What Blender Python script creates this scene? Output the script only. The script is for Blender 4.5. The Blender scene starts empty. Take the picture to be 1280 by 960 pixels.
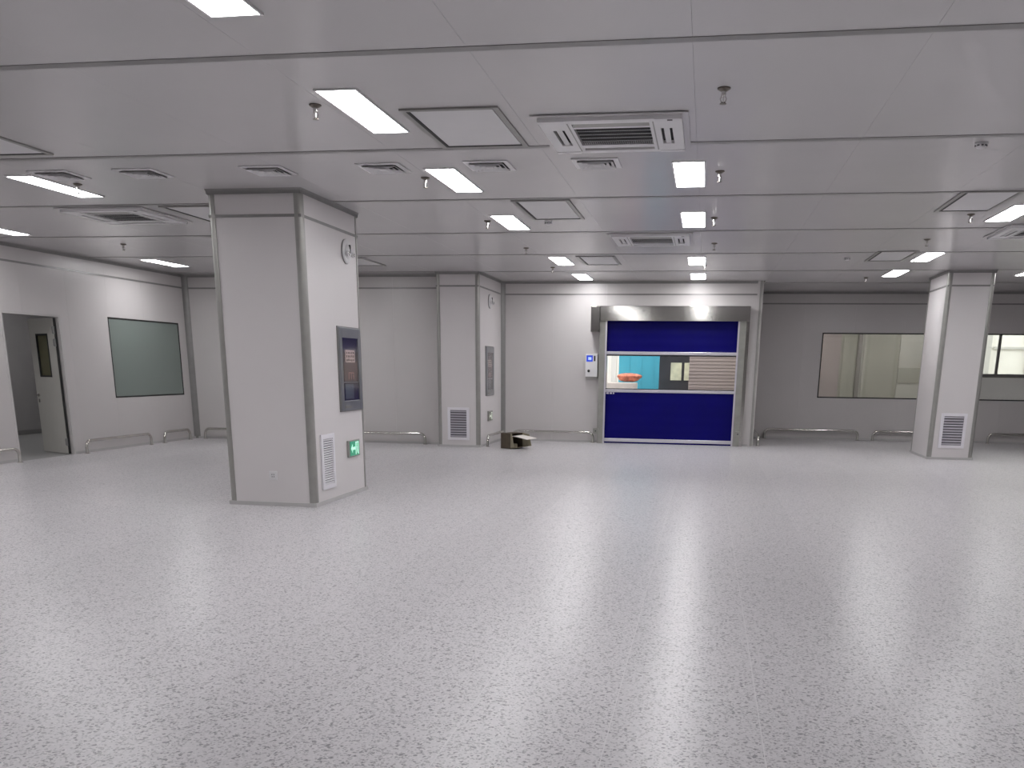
import bpy, math, random
from mathutils import Matrix, Vector

random.seed(7)
sc = bpy.context.scene
COL = sc.collection
R = math.radians

# ------------------------------------------------------------------ camera
F_PX, CX, CY = 1165.8, 681.36, 781.0          # focal length and principal point in a 1280x960 frame
YAW, PITCH, ROLL = R(9.268), R(15.379), R(0.736)
cam_d = bpy.data.cameras.new('camera')
cam = bpy.data.objects.new('camera', cam_d)
COL.objects.link(cam)
cam_d.sensor_fit = 'HORIZONTAL'
cam_d.sensor_width = 36.0
cam_d.lens = F_PX / 1280 * 36.0
cam_d.shift_x = (640 - CX) / 1280
cam_d.shift_y = (CY - 480) / 1280
cam_d.clip_start = 0.05
cam_d.clip_end = 200
fw = Vector((-math.sin(YAW) * math.cos(PITCH), math.cos(YAW) * math.cos(PITCH), -math.sin(PITCH)))
rt = Vector((math.cos(YAW), math.sin(YAW), 0))
up = rt.cross(fw)
r2 = rt * math.cos(ROLL) + up * math.sin(ROLL)
u2 = -rt * math.sin(ROLL) + up * math.cos(ROLL)
m3 = Matrix((r2, u2, -fw)).transposed()
cam.matrix_world = Matrix.Translation((0, 0, 1.62)) @ m3.to_4x4()
sc.camera = cam

# ------------------------------------------------------------------ world (overcast daylight outside the building)
W = bpy.data.worlds.new('overcast_sky')
sc.world = W
W.use_nodes = True
W.node_tree.nodes['Background'].inputs[0].default_value = (0.93, 0.97, 1.0, 1)
W.node_tree.nodes['Background'].inputs[1].default_value = 3.5
LAMP = 27.0                                     # radiance of the panel lights' diffusers

vs = sc.view_settings
vs.view_transform = 'Standard'
vs.look = 'None'
vs.exposure = 0.0
vs.gamma = 1.0
vs.use_curve_mapping = False

# ------------------------------------------------------------------ materials
MATS = {}
def mat(name, col, rough=0.5, metal=0.0, spec=0.5, var=0.04, scale=3.0, bump=0.0, bscale=40.0, emit=0.0, stretch=None):
    m = bpy.data.materials.new(name); m.use_nodes = True
    nt = m.node_tree; N = nt.nodes; L = nt.links
    b = N['Principled BSDF']
    b.inputs['Roughness'].default_value = rough
    b.inputs['Metallic'].default_value = metal
    b.inputs['Specular IOR Level'].default_value = spec
    tc = N.new('ShaderNodeTexCoord')
    src = tc.outputs['Object']
    if stretch:
        mp = N.new('ShaderNodeMapping'); mp.inputs['Scale'].default_value = stretch
        L.new(src, mp.inputs[0]); src = mp.outputs[0]
    nz = N.new('ShaderNodeTexNoise'); nz.inputs['Scale'].default_value = scale; nz.inputs['Detail'].default_value = 3
    L.new(src, nz.inputs['Vector'])
    cr = N.new('ShaderNodeValToRGB')
    cr.color_ramp.elements[0].position = 0.3; cr.color_ramp.elements[1].position = 0.7
    cr.color_ramp.elements[0].color = tuple(c * (1 - var) for c in col) + (1,)
    cr.color_ramp.elements[1].color = tuple(min(1, c * (1 + var)) for c in col) + (1,)
    L.new(nz.outputs['Fac'], cr.inputs[0])
    L.new(cr.outputs[0], b.inputs['Base Color'])
    if bump:
        n2 = N.new('ShaderNodeTexNoise'); n2.inputs['Scale'].default_value = bscale
        L.new(src, n2.inputs['Vector'])
        bp = N.new('ShaderNodeBump'); bp.inputs['Strength'].default_value = bump; bp.inputs['Distance'].default_value = 0.01
        L.new(n2.outputs['Fac'], bp.inputs['Height']); L.new(bp.outputs[0], b.inputs['Normal'])
    if emit:
        L.new(cr.outputs[0], b.inputs['Emission Color']); b.inputs['Emission Strength'].default_value = emit
    MATS[name] = m
    return m

def mat_glass(name, tint, refl_rough=0.02, refl=0.10, haze=0.0, haze_col=(0.4, 0.42, 0.4)):
    m = bpy.data.materials.new(name); m.use_nodes = True
    nt = m.node_tree; N = nt.nodes; L = nt.links
    N.remove(N['Principled BSDF'])
    out = N['Material Output']
    tr = N.new('ShaderNodeBsdfTransparent')
    nz = N.new('ShaderNodeTexNoise'); nz.inputs['Scale'].default_value = 1.5
    cr = N.new('ShaderNodeValToRGB')
    cr.color_ramp.elements[0].color = tuple(c * 0.97 for c in tint) + (1,)
    cr.color_ramp.elements[1].color = tuple(min(1, c * 1.03) for c in tint) + (1,)
    L.new(nz.outputs['Fac'], cr.inputs[0]); L.new(cr.outputs[0], tr.inputs[0])
    gl = N.new('ShaderNodeBsdfGlossy'); gl.inputs['Roughness'].default_value = refl_rough
    gl.inputs['Color'].default_value = (0.95, 0.95, 0.95, 1)
    lw = N.new('ShaderNodeLayerWeight'); lw.inputs['Blend'].default_value = 0.5                         # Schlick reflectance, the same from both sides
    pw = N.new('ShaderNodeMath'); pw.operation = 'POWER'; pw.inputs[1].default_value = 5.0
    L.new(lw.outputs['Facing'], pw.inputs[0])
    ad = N.new('ShaderNodeMath'); ad.operation = 'MULTIPLY_ADD'; ad.inputs[1].default_value = 1 - refl; ad.inputs[2].default_value = refl
    L.new(pw.outputs[0], ad.inputs[0])
    mx = N.new('ShaderNodeMixShader'); L.new(ad.outputs[0], mx.inputs[0])
    base = tr.outputs[0]
    if haze:
        df = N.new('ShaderNodeBsdfDiffuse'); df.inputs[0].default_value = tuple(haze_col) + (1,)
        m2 = N.new('ShaderNodeMixShader'); m2.inputs[0].default_value = haze
        L.new(tr.outputs[0], m2.inputs[1]); L.new(df.outputs[0], m2.inputs[2]); base = m2.outputs[0]
    L.new(base, mx.inputs[1]); L.new(gl.outputs[0], mx.inputs[2]); L.new(mx.outputs[0], out.inputs[0])
    MATS[name] = m
    return m

def mat_floor():
    m = bpy.data.materials.new('speckled_vinyl'); m.use_nodes = True
    nt = m.node_tree; N = nt.nodes; L = nt.links
    b = N['Principled BSDF']
    b.inputs['Specular IOR Level'].default_value = 0.25
    geo = N.new('ShaderNodeNewGeometry')
    def chips(scale, thr, seed):
        mp = N.new('ShaderNodeMapping'); mp.inputs['Location'].default_value = (seed, seed * 2, 0)
        L.new(geo.outputs['Position'], mp.inputs[0])
        nz = N.new('ShaderNodeTexNoise'); nz.inputs['Scale'].default_value = 60; nz.inputs['Detail'].default_value = 2
        L.new(mp.outputs[0], nz.inputs['Vector'])
        mixv = N.new('ShaderNodeVectorMath'); mixv.operation = 'MULTIPLY_ADD'
        mixv.inputs[1].default_value = (0.012, 0.012, 0); L.new(nz.outputs['Color'], mixv.inputs[0]); L.new(mp.outputs[0], mixv.inputs[2])
        vo = N.new('ShaderNodeTexVoronoi'); vo.inputs['Scale'].default_value = scale
        L.new(mixv.outputs[0], vo.inputs['Vector'])
        sp = N.new('ShaderNodeSeparateColor'); L.new(vo.outputs['Color'], sp.inputs[0])
        gt = N.new('ShaderNodeMath'); gt.operation = 'GREATER_THAN'; gt.inputs[1].default_value = thr
        L.new(sp.outputs[0], gt.inputs[0])
        return gt.outputs[0], sp.outputs[1]
    d1, _ = chips(110, 0.80, 1.3)
    d2, _ = chips(75, 0.93, 4.1)
    l1, _ = chips(110, 0.80, 8.7)
    oi = N.new('ShaderNodeObjectInfo')
    big = N.new('ShaderNodeTexNoise'); big.inputs['Scale'].default_value = 0.5; big.inputs['Detail'].default_value = 3
    L.new(geo.outputs['Position'], big.inputs['Vector'])
    base = N.new('ShaderNodeValToRGB')
    base.color_ramp.elements[0].color = (0.58, 0.56, 0.575, 1); base.color_ramp.elements[1].color = (0.61, 0.59, 0.605, 1)
    L.new(big.outputs['Fac'], base.inputs[0])
    def mix(fac, a, colr, k):
        mu = N.new('ShaderNodeMath'); mu.operation = 'MULTIPLY'; mu.inputs[1].default_value = k; L.new(fac, mu.inputs[0])
        mx = N.new('ShaderNodeMix'); mx.data_type = 'RGBA'
        L.new(mu.outputs[0], mx.inputs['Factor']); L.new(a, mx.inputs['A']); mx.inputs['B'].default_value = colr
        return mx.outputs['Result']
    c = mix(l1, base.outputs[0], (0.68, 0.66, 0.67, 1), 0.7)
    c = mix(d1, c, (0.33, 0.32, 0.335, 1), 0.8)
    c = mix(d2, c, (0.19, 0.185, 0.20, 1), 0.8)
    hs = N.new('ShaderNodeHueSaturation')
    mr = N.new('ShaderNodeMapRange'); mr.inputs['To Min'].default_value = 0.97; mr.inputs['To Max'].default_value = 1.03
    L.new(oi.outputs['Random'], mr.inputs['Value']); L.new(mr.outputs[0], hs.inputs['Value']); L.new(c, hs.inputs['Color'])
    L.new(hs.outputs[0], b.inputs['Base Color'])
    b.inputs['Roughness'].default_value = 0.29
    MATS['floor'] = m

mat_floor()
mat('wall_paint', (0.59, 0.565, 0.56), rough=0.32, spec=0.5, var=0.015, scale=1.2, bump=0.03, bscale=3)
mat('ceiling_paint', (0.60, 0.585, 0.59), rough=0.22, spec=0.6, var=0.02, scale=0.8, bump=0.05, bscale=2.5)
mat('column_paint', (0.68, 0.65, 0.65), rough=0.33, spec=0.5, var=0.015, scale=1.0, bump=0.03, bscale=3)
mat('aluminium', (0.36, 0.355, 0.335), rough=0.34, metal=0.5, var=0.05, scale=8)
mat('strip_grey', (0.27, 0.265, 0.26), rough=0.4, metal=0.4, var=0.05, scale=8)
mat('cove_grey', (0.26, 0.255, 0.25), rough=0.45, metal=0.2, var=0.05, scale=8)
mat('base_cove', (0.50, 0.49, 0.485), rough=0.35, var=0.03)
mat('weld', (0.66, 0.64, 0.65), rough=0.4, var=0.02)
mat('white_plastic', (0.74, 0.73, 0.74), rough=0.4, var=0.02)
mat('white_enamel', (0.70, 0.69, 0.70), rough=0.35, var=0.02)
mat('grille_white', (0.78, 0.76, 0.80), rough=0.45, var=0.02)
mat('slat_grey', (0.42, 0.40, 0.45), rough=0.45, var=0.03)
mat('void_shade', (0.02, 0.02, 0.022), rough=0.8, var=0.2)  # black that stands in for shade inside the ceiling openings
mat('duct_grey', (0.12, 0.115, 0.125), rough=0.7, var=0.2)
mat('gasket', (0.012, 0.012, 0.012), rough=0.6, var=0.2)
mat('hatch_frame', (0.33, 0.325, 0.31), rough=0.4, metal=0.5, var=0.06)
mat('stainless', (0.50, 0.49, 0.465), rough=0.11, metal=1.0, var=0.06, scale=6, stretch=(1, 1, 20))
mat('stainless_tube', (0.62, 0.61, 0.57), rough=0.16, metal=1.0, var=0.05, scale=6)
mat('galvanised', (0.36, 0.36, 0.33), rough=0.38, metal=0.8, var=0.08, scale=6)
mat('chrome', (0.66, 0.65, 0.63), rough=0.15, metal=1.0, var=0.03)
mat('brass_dark', (0.16, 0.14, 0.12), rough=0.35, metal=0.8, var=0.1)
mat('blue_vinyl', (0.0025, 0.0014, 0.12), rough=0.42, spec=0.12, var=0.10, scale=2, bump=0.06, bscale=1.5)
mat('bar_silver', (0.62, 0.60, 0.66), rough=0.3, metal=0.5, var=0.03)
mat('screen_blue', (0.03, 0.07, 0.55), rough=0.2, var=0.1, emit=0.5)
mat('screen_window', (0.45, 0.62, 0.95), rough=0.2, var=0.05, emit=0.5)
mat('black_plastic', (0.02, 0.02, 0.02), rough=0.4, var=0.2)
mat('exit_green', (0.03, 0.28, 0.16), rough=0.35, var=0.05, emit=0.45)
mat('exit_glyph', (0.55, 0.95, 0.75), rough=0.4, var=0.02, emit=0.55)
mat('exit_grey', (0.16, 0.17, 0.13), rough=0.4, var=0.1, emit=0.1)
mat('exit_glyph_dim', (0.75, 0.8, 0.7), rough=0.4, var=0.02, emit=0.3)
mat('cabinet_frame', (0.36, 0.37, 0.39), rough=0.28, metal=0.85, var=0.05)
mat('cabinet_dark', (0.018, 0.014, 0.022), rough=0.5, var=0.2)
mat('cabinet_brown', (0.10, 0.07, 0.065), rough=0.6, var=0.3, scale=6)
mat('cabinet_steel', (0.10, 0.12, 0.14), rough=0.4, var=0.2, scale=6)
mat('label_paper', (0.62, 0.50, 0.46), rough=0.6, var=0.06, scale=20)
mat('ink', (0.03, 0.02, 0.02), rough=0.6, var=0.1)
mat('ink_pink', (0.48, 0.26, 0.25), rough=0.6, var=0.1)
mat('ink_pale', (0.62, 0.6, 0.72), rough=0.6, var=0.1)
mat('cardboard', (0.085, 0.065, 0.045), rough=0.8, var=0.12, scale=12)
mat('cardboard_pale', (0.30, 0.27, 0.19), rough=0.8, var=0.15, scale=12)
mat('paper_white', (0.80, 0.75, 0.70), rough=0.7, var=0.04)
mat('door_frame', (0.56, 0.54, 0.53), rough=0.35, var=0.02)
mat('door_leaf', (0.55, 0.535, 0.50), rough=0.35, var=0.02)
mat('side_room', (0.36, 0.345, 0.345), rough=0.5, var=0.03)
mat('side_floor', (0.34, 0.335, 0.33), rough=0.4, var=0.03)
mat('corridor_wall', (0.46, 0.45, 0.385), rough=0.5, var=0.04)
mat('corridor_wall_pink', (0.45, 0.39, 0.375), rough=0.5, var=0.04)
mat('corridor_grey', (0.58, 0.565, 0.575), rough=0.5, var=0.03)
mat('corridor_dark', (0.20, 0.185, 0.16), rough=0.5, var=0.06)
mat('corridor_pale', (0.62, 0.61, 0.55), rough=0.4, var=0.04)
mat('facade_cream', (0.84, 0.82, 0.75), rough=0.8, var=0.04, scale=1)
mat('facade_grey', (0.55, 0.54, 0.50), rough=0.8, var=0.06, scale=2)
mat('concrete', (0.42, 0.41, 0.40), rough=0.8, var=0.08, scale=1.5)
mat('turquoise', (0.075, 0.45, 0.58), rough=0.5, var=0.06, scale=2)
mat('slat_brown', (0.40, 0.335, 0.305), rough=0.6, var=0.12, scale=1.5, stretch=(1, 1, 8))
mat('hut_dark', (0.05, 0.045, 0.05), rough=0.7, var=0.2)
mat('lit_pane', (0.62, 0.60, 0.42), rough=0.5, var=0.2, scale=5, emit=0.35)
mat('orange_cloth', (0.66, 0.22, 0.13), rough=0.8, var=0.5, scale=9)
mat('sack_white', (0.80, 0.74, 0.66), rough=0.8, var=0.08, scale=6)
mat_glass('clear_glass', (0.975, 0.975, 0.965), refl=0.04)
mat_glass('green_glass', (0.62, 0.70, 0.67), refl=0.05, refl_rough=0.03, haze=0.65, haze_col=(0.31, 0.36, 0.335))
mat_glass('olive_glass', (0.45, 0.45, 0.33), refl=0.05, haze=0.5, haze_col=(0.26, 0.25, 0.16))
mat_glass('vinyl_window', (0.92, 0.90, 0.90), refl=0.035, refl_rough=0.06)
mat_glass('cabinet_glass', (0.96, 0.95, 0.96), refl=0.025, refl_rough=0.08)

def lamp_mat():
    m = bpy.data.materials.new('lamp_diffuser'); m.use_nodes = True
    nt = m.node_tree; N = nt.nodes; L = nt.links
    b = N['Principled BSDF']
    nz = N.new('ShaderNodeTexNoise'); nz.inputs['Scale'].default_value = 2
    cr = N.new('ShaderNodeValToRGB')
    cr.color_ramp.elements[0].color = (0.98, 0.98, 1.0, 1); cr.color_ramp.elements[1].color = (1, 0.985, 0.99, 1)
    L.new(nz.outputs['Fac'], cr.inputs[0]); L.new(cr.outputs[0], b.inputs['Emission Color'])
    b.inputs['Base Color'].default_value = (0.8, 0.8, 0.8, 1)
    b.inputs['Emission Strength'].default_value = LAMP
    MATS['lamp'] = m
lamp_mat()

# ------------------------------------------------------------------ mesh helpers
class MB:
    def __init__(s): s.v = []; s.f = []
    def box(s, x0, x1, y0, y1, z0, z1):
        x0, x1 = sorted((x0, x1)); y0, y1 = sorted((y0, y1)); z0, z1 = sorted((z0, z1))
        n = len(s.v)
        s.v += [(x0,y0,z0),(x1,y0,z0),(x1,y1,z0),(x0,y1,z0),(x0,y0,z1),(x1,y0,z1),(x1,y1,z1),(x0,y1,z1)]
        for q in ((0,3,2,1),(4,5,6,7),(0,1,5,4),(1,2,6,5),(2,3,7,6),(3,0,4,7)): s.f.append(tuple(n+i for i in q))
        return s
    def hexa(s, pts):                      # 8 corners in the order of box()
        n = len(s.v); s.v += [tuple(p) for p in pts]
        for q in ((0,3,2,1),(4,5,6,7),(0,1,5,4),(1,2,6,5),(2,3,7,6),(3,0,4,7)): s.f.append(tuple(n+i for i in q))
        return s
    def prism(s, poly, z0, z1):            # polygon (counter-clockwise, xy) pulled along z
        n = len(s.v); k = len(poly)
        s.v += [(x, y, z0) for x, y in poly] + [(x, y, z1) for x, y in poly]
        s.f.append(tuple(n + i for i in reversed(range(k)))); s.f.append(tuple(n + k + i for i in range(k)))
        for i in range(k):
            j = (i + 1) % k; s.f.append((n+i, n+j, n+k+j, n+k+i))
        return s
    def lathe(s, prof, n=20, axis='z', c=(0, 0, 0)):   # prof: (radius, height)
        b = len(s.v)
        for r, h in prof:
            for i in range(n):
                a = 2 * math.pi * i / n; p = (r * math.cos(a), r * math.sin(a), h)
                if axis == 'y': p = (p[0], -p[2], p[1])
                if axis == 'x': p = (p[2], p[0], p[1])
                s.v.append((p[0]+c[0], p[1]+c[1], p[2]+c[2]))
        for j in range(len(prof) - 1):
            for i in range(n):
                k = (i + 1) % n
                s.f.append((b+j*n+i, b+j*n+k, b+(j+1)*n+k, b+(j+1)*n+i))
        s.f.append(tuple(b + i for i in reversed(range(n))))
        s.f.append(tuple(b + (len(prof)-1)*n + i for i in range(n)))
        return s
    def tube(s, path, r, n=10):
        b = len(s.v); P = [Vector(p) for p in path]; prev = None
        for i, p in enumerate(P):
            t = (P[min(i+1, len(P)-1)] - P[max(i-1, 0)]).normalized()
            if prev is None:
                a = Vector((0, 0, 1)) if abs(t.z) < 0.9 else Vector((0, 1, 0))
                u = t.cross(a).normalized()
            else:
                u = (prev - t * prev.dot(t)).normalized()
            prev = u; w = t.cross(u)
            for k in range(n):
                an = 2 * math.pi * k / n
                q = p + u * (r * math.cos(an)) + w * (r * math.sin(an)); s.v.append(tuple(q))
        for i in range(len(P) - 1):
            for k in range(n):
                l = (k + 1) % n
                s.f.append((b+i*n+k, b+i*n+l, b+(i+1)*n+l, b+(i+1)*n+k))
        s.f.append(tuple(b + k for k in reversed(range(n))))
        s.f.append(tuple(b + (len(P)-1)*n + k for k in range(n)))
        return s
    def build(s, name, m, parent=None, loc=(0,0,0), rot=(0,0,0), smooth=False, bevel=0.0):
        me = bpy.data.meshes.new(name); me.from_pydata(s.v, [], s.f); me.update()
        me.materials.append(MATS[m])
        if smooth:
            me.polygons.foreach_set('use_smooth', [True] * len(me.polygons))
            me.set_sharp_from_angle(angle=R(40))
        o = bpy.data.objects.new(name, me); COL.objects.link(o)
        o.location = loc; o.rotation_euler = rot
        if parent: o.parent = parent
        if bevel:
            b = o.modifiers.new('bevel', 'BEVEL'); b.width = bevel; b.segments = 2; b.limit_method = 'ANGLE'
        return o

def box(name, m, x0, x1, y0, y1, z0, z1, parent=None, bevel=0.0):
    return MB().box(x0, x1, y0, y1, z0, z1).build(name, m, parent, bevel=bevel)

def thing(name, label, cat, loc=(0,0,0), rotz=0.0, group=None):
    o = bpy.data.objects.new(name, None); COL.objects.link(o)
    o.empty_display_size = 0.1
    o.location = loc; o.rotation_euler = (0, 0, rotz)
    tag(o, label, cat, group)
    return o
def tag(o, label=None, cat=None, group=None, kind=None):
    if label: o['label'] = label
    if cat: o['category'] = cat
    if group: o['group'] = group
    if kind: o['kind'] = kind
    return o
def children(o): return [c for c in COL.objects if c.parent == o]
KIDS = {}
def copy_tree(o, loc, label, group=None, parent=None):
    if o.name not in KIDS: KIDS[o.name] = children(o)
    c = o.copy(); COL.objects.link(c)
    if parent: c.parent = parent
    else:
        c.location = loc; c['label'] = label
        if group: c['group'] = group
    for ch in KIDS[o.name]: copy_tree(ch, None, None, None, c)
    return c

def cells(u0, u1, v0, v1, holes):          # rectangle minus rectangular holes -> list of rectangles
    us = sorted({u0, u1, *[min(max(h[i], u0), u1) for h in holes for i in (0, 1)]})
    out = []
    for a, b in zip(us, us[1:]):
        if b - a < 1e-6: continue
        m = (a + b) / 2
        hs = sorted((max(h[2], v0), min(h[3], v1)) for h in holes if h[0] < m < h[1] and h[3] > v0 and h[2] < v1)
        z = v0
        for p, q in hs:
            if p - z > 1e-6: out.append((a, b, z, p))
            z = max(z, q)
        if v1 - z > 1e-6: out.append((a, b, z, v1))
    return out

# ------------------------------------------------------------------ dimensions (metres; camera stands at the origin)
H = 3.477
XW = -11.304                    # left wall
XR = 12.0                       # right wall, out of view
YB = -6.0                       # wall behind the camera
Y_LEFT, Y_BULK, Y_RIGHT = 19.919, 21.599, 24.48      # back wall steps: left part, door part, right part
X_PIL0, X_PIL1, Y_PIL = -5.488, -4.605, 19.39        # pillar where the back wall steps
X_STEP = 0.991
SEAMS = [-4.4, -1.76, 0.89, 3.54, 6.188, 8.784, 11.327, 14.029, 16.677, 19.5, 22.15]
Z_STRIP = 3.2

NOT_HALL = [(XW - 1, X_PIL1, Y_LEFT + 0.11, 99), (X_PIL1, X_STEP + 0.01, Y_BULK + 0.11, 99)]   # ground outside the stepped back wall
def slab(name, m, x0, x1, y0, y1, z0, z1, parent=None):
    b = MB()
    for e in cells(x0, x1, y0, y1, NOT_HALL): b.box(e[0], e[1], e[2], e[3], z0, z1)
    return b.build(name, m, parent) if b.v else None
# ------------------------------------------------------------------ floor
fl = slab('floor', 'weld', XW, XR, YB, Y_RIGHT, -0.12, -0.0006)
tag(fl, 'light grey speckled vinyl floor with faint welded joints', 'floor', kind='structure')
xs = []
x = 0.345 - 0.7 * 17
while x < XR:
    xs.append(x); x += 0.7
for x in xs:
    a, b = max(x + 0.0025, XW), min(x + 0.6975, XR)
    if b - a < 0.02: continue
    slab('floor_sheet', 'floor', a, b, YB, Y_RIGHT, -0.005, 0.0, parent=fl)

# ------------------------------------------------------------------ ceiling
ce = slab('ceiling', 'ceiling_paint', XW, XR, YB, Y_RIGHT, H + 0.021, H + 0.16)
tag(ce, 'glossy grey panelled ceiling crossed by dark aluminium strips', 'ceiling', kind='structure')
ys = [YB] + SEAMS + [Y_RIGHT]
jx = -0.185 - 1.345 * 9
pxs = []
while jx < XR + 1.3:
    pxs.append(jx); jx += 1.345
for a, b in zip(ys, ys[1:]):
    for p, q in zip(pxs, pxs[1:]):
        p2, q2 = max(p, XW), min(q, XR)
        if q2 - p2 < 0.05: continue
        slab('ceiling_panel', 'ceiling_paint', p2 + 0.0007, q2 - 0.0007, a + 0.03, b - 0.03, H, H + 0.02, parent=ce)
for y in SEAMS:
    slab('ceiling_strip', 'strip_grey', XW, XR, y - 0.042, y + 0.042, H - 0.004, H + 0.019, parent=ce)

# ------------------------------------------------------------------ walls
def M_back(pos): return lambda u, d, z: (u, pos + d, z)      # faces the camera (-Y)
def M_left(pos): return lambda u, d, z: (pos - d, u, z)      # faces +X
def M_right(pos): return lambda u, d, z: (pos + d, u, z)     # faces -X
def M_front(pos): return lambda u, d, z: (u, pos - d, z)     # faces +Y
def mbox(b, M, u0, u1, d0, d1, z0, z1):
    p, q = M(u0, d0, z0), M(u1, d1, z1)
    b.box(p[0], q[0], p[1], q[1], p[2], q[2])
def wall(name, M, u0, u1, label, holes=(), pm='wall_paint', pw=1.18, start=None, strip=True, parts=True, z1=H, thick=0.12):
    b = MB()
    for a, c, p, q in cells(u0, u1, 0, z1, holes): mbox(b, M, a, c, 0.02, thick, p, q)
    w = b.build(name, pm)
    tag(w, label, 'wall', kind='structure')
    if not parts:
        return w
    u = u0 if start is None else start
    while u > u0: u -= pw
    while u < u1:
        a, c = max(u, u0), min(u + pw, u1)
        if c - a > 0.02:
            for z0, zz in ((0.0, Z_STRIP), (Z_STRIP, z1)):
                b = MB()
                for e in cells(a, c, z0, zz, holes):
                    mbox(b, M, e[0] + (0.0008 if e[0] == a else 0), e[1] - (0.0008 if e[1] == c else 0), 0, 0.02, e[2], e[3])
                if b.v: b.build('wall_panel', pm, w)
        u += pw
    b = MB(); mbox(b, M, u0, u1, -0.008, 0.001, Z_STRIP - 0.016, Z_STRIP + 0.016); b.build('wall_strip', 'strip_grey', w)
    # concave cove under the ceiling
    poly = [(0, 0), (-0.055, 0)] + [(-0.055 + 0.055 * math.sin(t), -0.055 + 0.055 * math.cos(t)) for t in [R(a) for a in (15, 30, 45, 60, 75)]] + [(0, -0.055)]
    b = MB(); n = len(poly)
    for uu in (u0, u1): b.v += [M(uu, d, z1 + z) for d, z in poly]
    for i in range(n): b.f.append((i, (i+1) % n, n + (i+1) % n, n + i))
    b.f += [tuple(range(n)), tuple(range(n, 2*n))]
    b.build('ceiling_cove', 'cove_grey', w)
    b = MB()
    for e in cells(u0, u1, 0.0, 0.045, holes): mbox(b, M, e[0], e[1], -0.012, 0.0005, e[2], e[3])
    b.build('base_strip', 'base_cove', w)
    return w

DOOR = (14.19, 15.66, 0.0, 2.42)
WIN1 = (17.05, 19.55, 0.96, 2.46)
wl = wall('wall_left', M_left(XW), YB, Y_LEFT, 'light grey panel wall on the left with doorway and window', [DOOR, WIN1], start=15.9)
wbl = wall('wall_back_left', M_back(Y_LEFT), XW, X_PIL0 + 0.02, 'back wall of grey panels between left corner and white pillar', start=XW)
ROLL_OPEN = (-2.2, 0.64, 0.0, 2.66)
wbm = wall('wall_back_middle', M_back(Y_BULK), X_PIL1, X_STEP, 'brightly lit grey panel wall around the blue roll-up door', [ROLL_OPEN], start=X_PIL1)
WIN2 = (2.735, 5.45, 1.0, 2.535)
WIN3 = (5.95, 8.66, 1.0, 2.535)
wbr = wall('wall_back_right', M_back(Y_RIGHT), X_STEP + 0.12, XR, 'dim grey panel wall with two interior windows on the right', [WIN2, WIN3], start=X_STEP + 0.12)
wst = wall('wall_step', M_left(X_STEP + 0.12), Y_BULK, Y_RIGHT, 'return wall right of the roll-up door, seen edge-on', thick=0.12)
wr = wall('wall_right', M_right(XR), YB, Y_RIGHT, 'plain grey wall closing the hall on the right, out of view')
wf = wall('wall_front', M_front(YB), XW, XR, 'plain grey wall closing the hall behind the camera')
# wall corner covers
def post_round(name, cx, cy, sx, sy, w, parent, m='aluminium', z0=0.0, z1=H, pr=0.008, r=0.05):
    # convex corner cover on the outer corner (cx,cy); the solid lies towards (-sx,-sy)
    pts = []
    ox, oy = cx + sx * pr, cy + sy * pr
    arc = [(ox - sx * (r - r * math.cos(R(a))), oy - sy * (r - r * math.sin(R(a)))) for a in (0, 18, 36, 54, 72, 90)]
    pts = [(cx - sx * w, oy), (cx - sx * w, cy - sy * 0.002), (cx - sx * (r + 0.004), cy - sy * (r + 0.004)), (cx - sx * 0.002, cy - sy * w), (ox, cy - sy * w)] + arc
    area = sum(pts[i-1][0] * pts[i][1] - pts[i][0] * pts[i-1][1] for i in range(len(pts)))
    if area < 0: pts.reverse()
    return MB().prism(pts, z0, z1).build(name, m, parent, smooth=True)
def post_cove(cx, cy, sx, sy, w, parent):
    # concave corner cover in the inner corner (cx,cy); the room lies towards (sx,sy)
    pts = [(cx, cy), (cx + sx * w, cy)] + [(cx + sx * w * (1 - math.sin(R(a))), cy + sy * w * (1 - math.cos(R(a)))) for a in (15, 30, 45, 60, 75)] + [(cx, cy + sy * w)]
    area = sum(pts[i-1][0] * pts[i][1] - pts[i][0] * pts[i-1][1] for i in range(len(pts)))
    if area < 0: pts.reverse()
    return MB().prism(pts, 0, H).build('corner_cover', 'strip_grey', parent, smooth=True)
post_cove(XW, Y_LEFT, 1, -1, 0.10, wbl)
post_cove(X_PIL0, Y_LEFT, -1, -1, 0.06, wbl)
post_cove(X_PIL1, Y_BULK, 1, -1, 0.09, wbm)
post_round('corner_cover', X_STEP + 0.12, Y_BULK, 1, -1, 0.07, wbm)
post_cove(X_STEP + 0.12, Y_RIGHT, 1, -1, 0.06, wbr)

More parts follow.
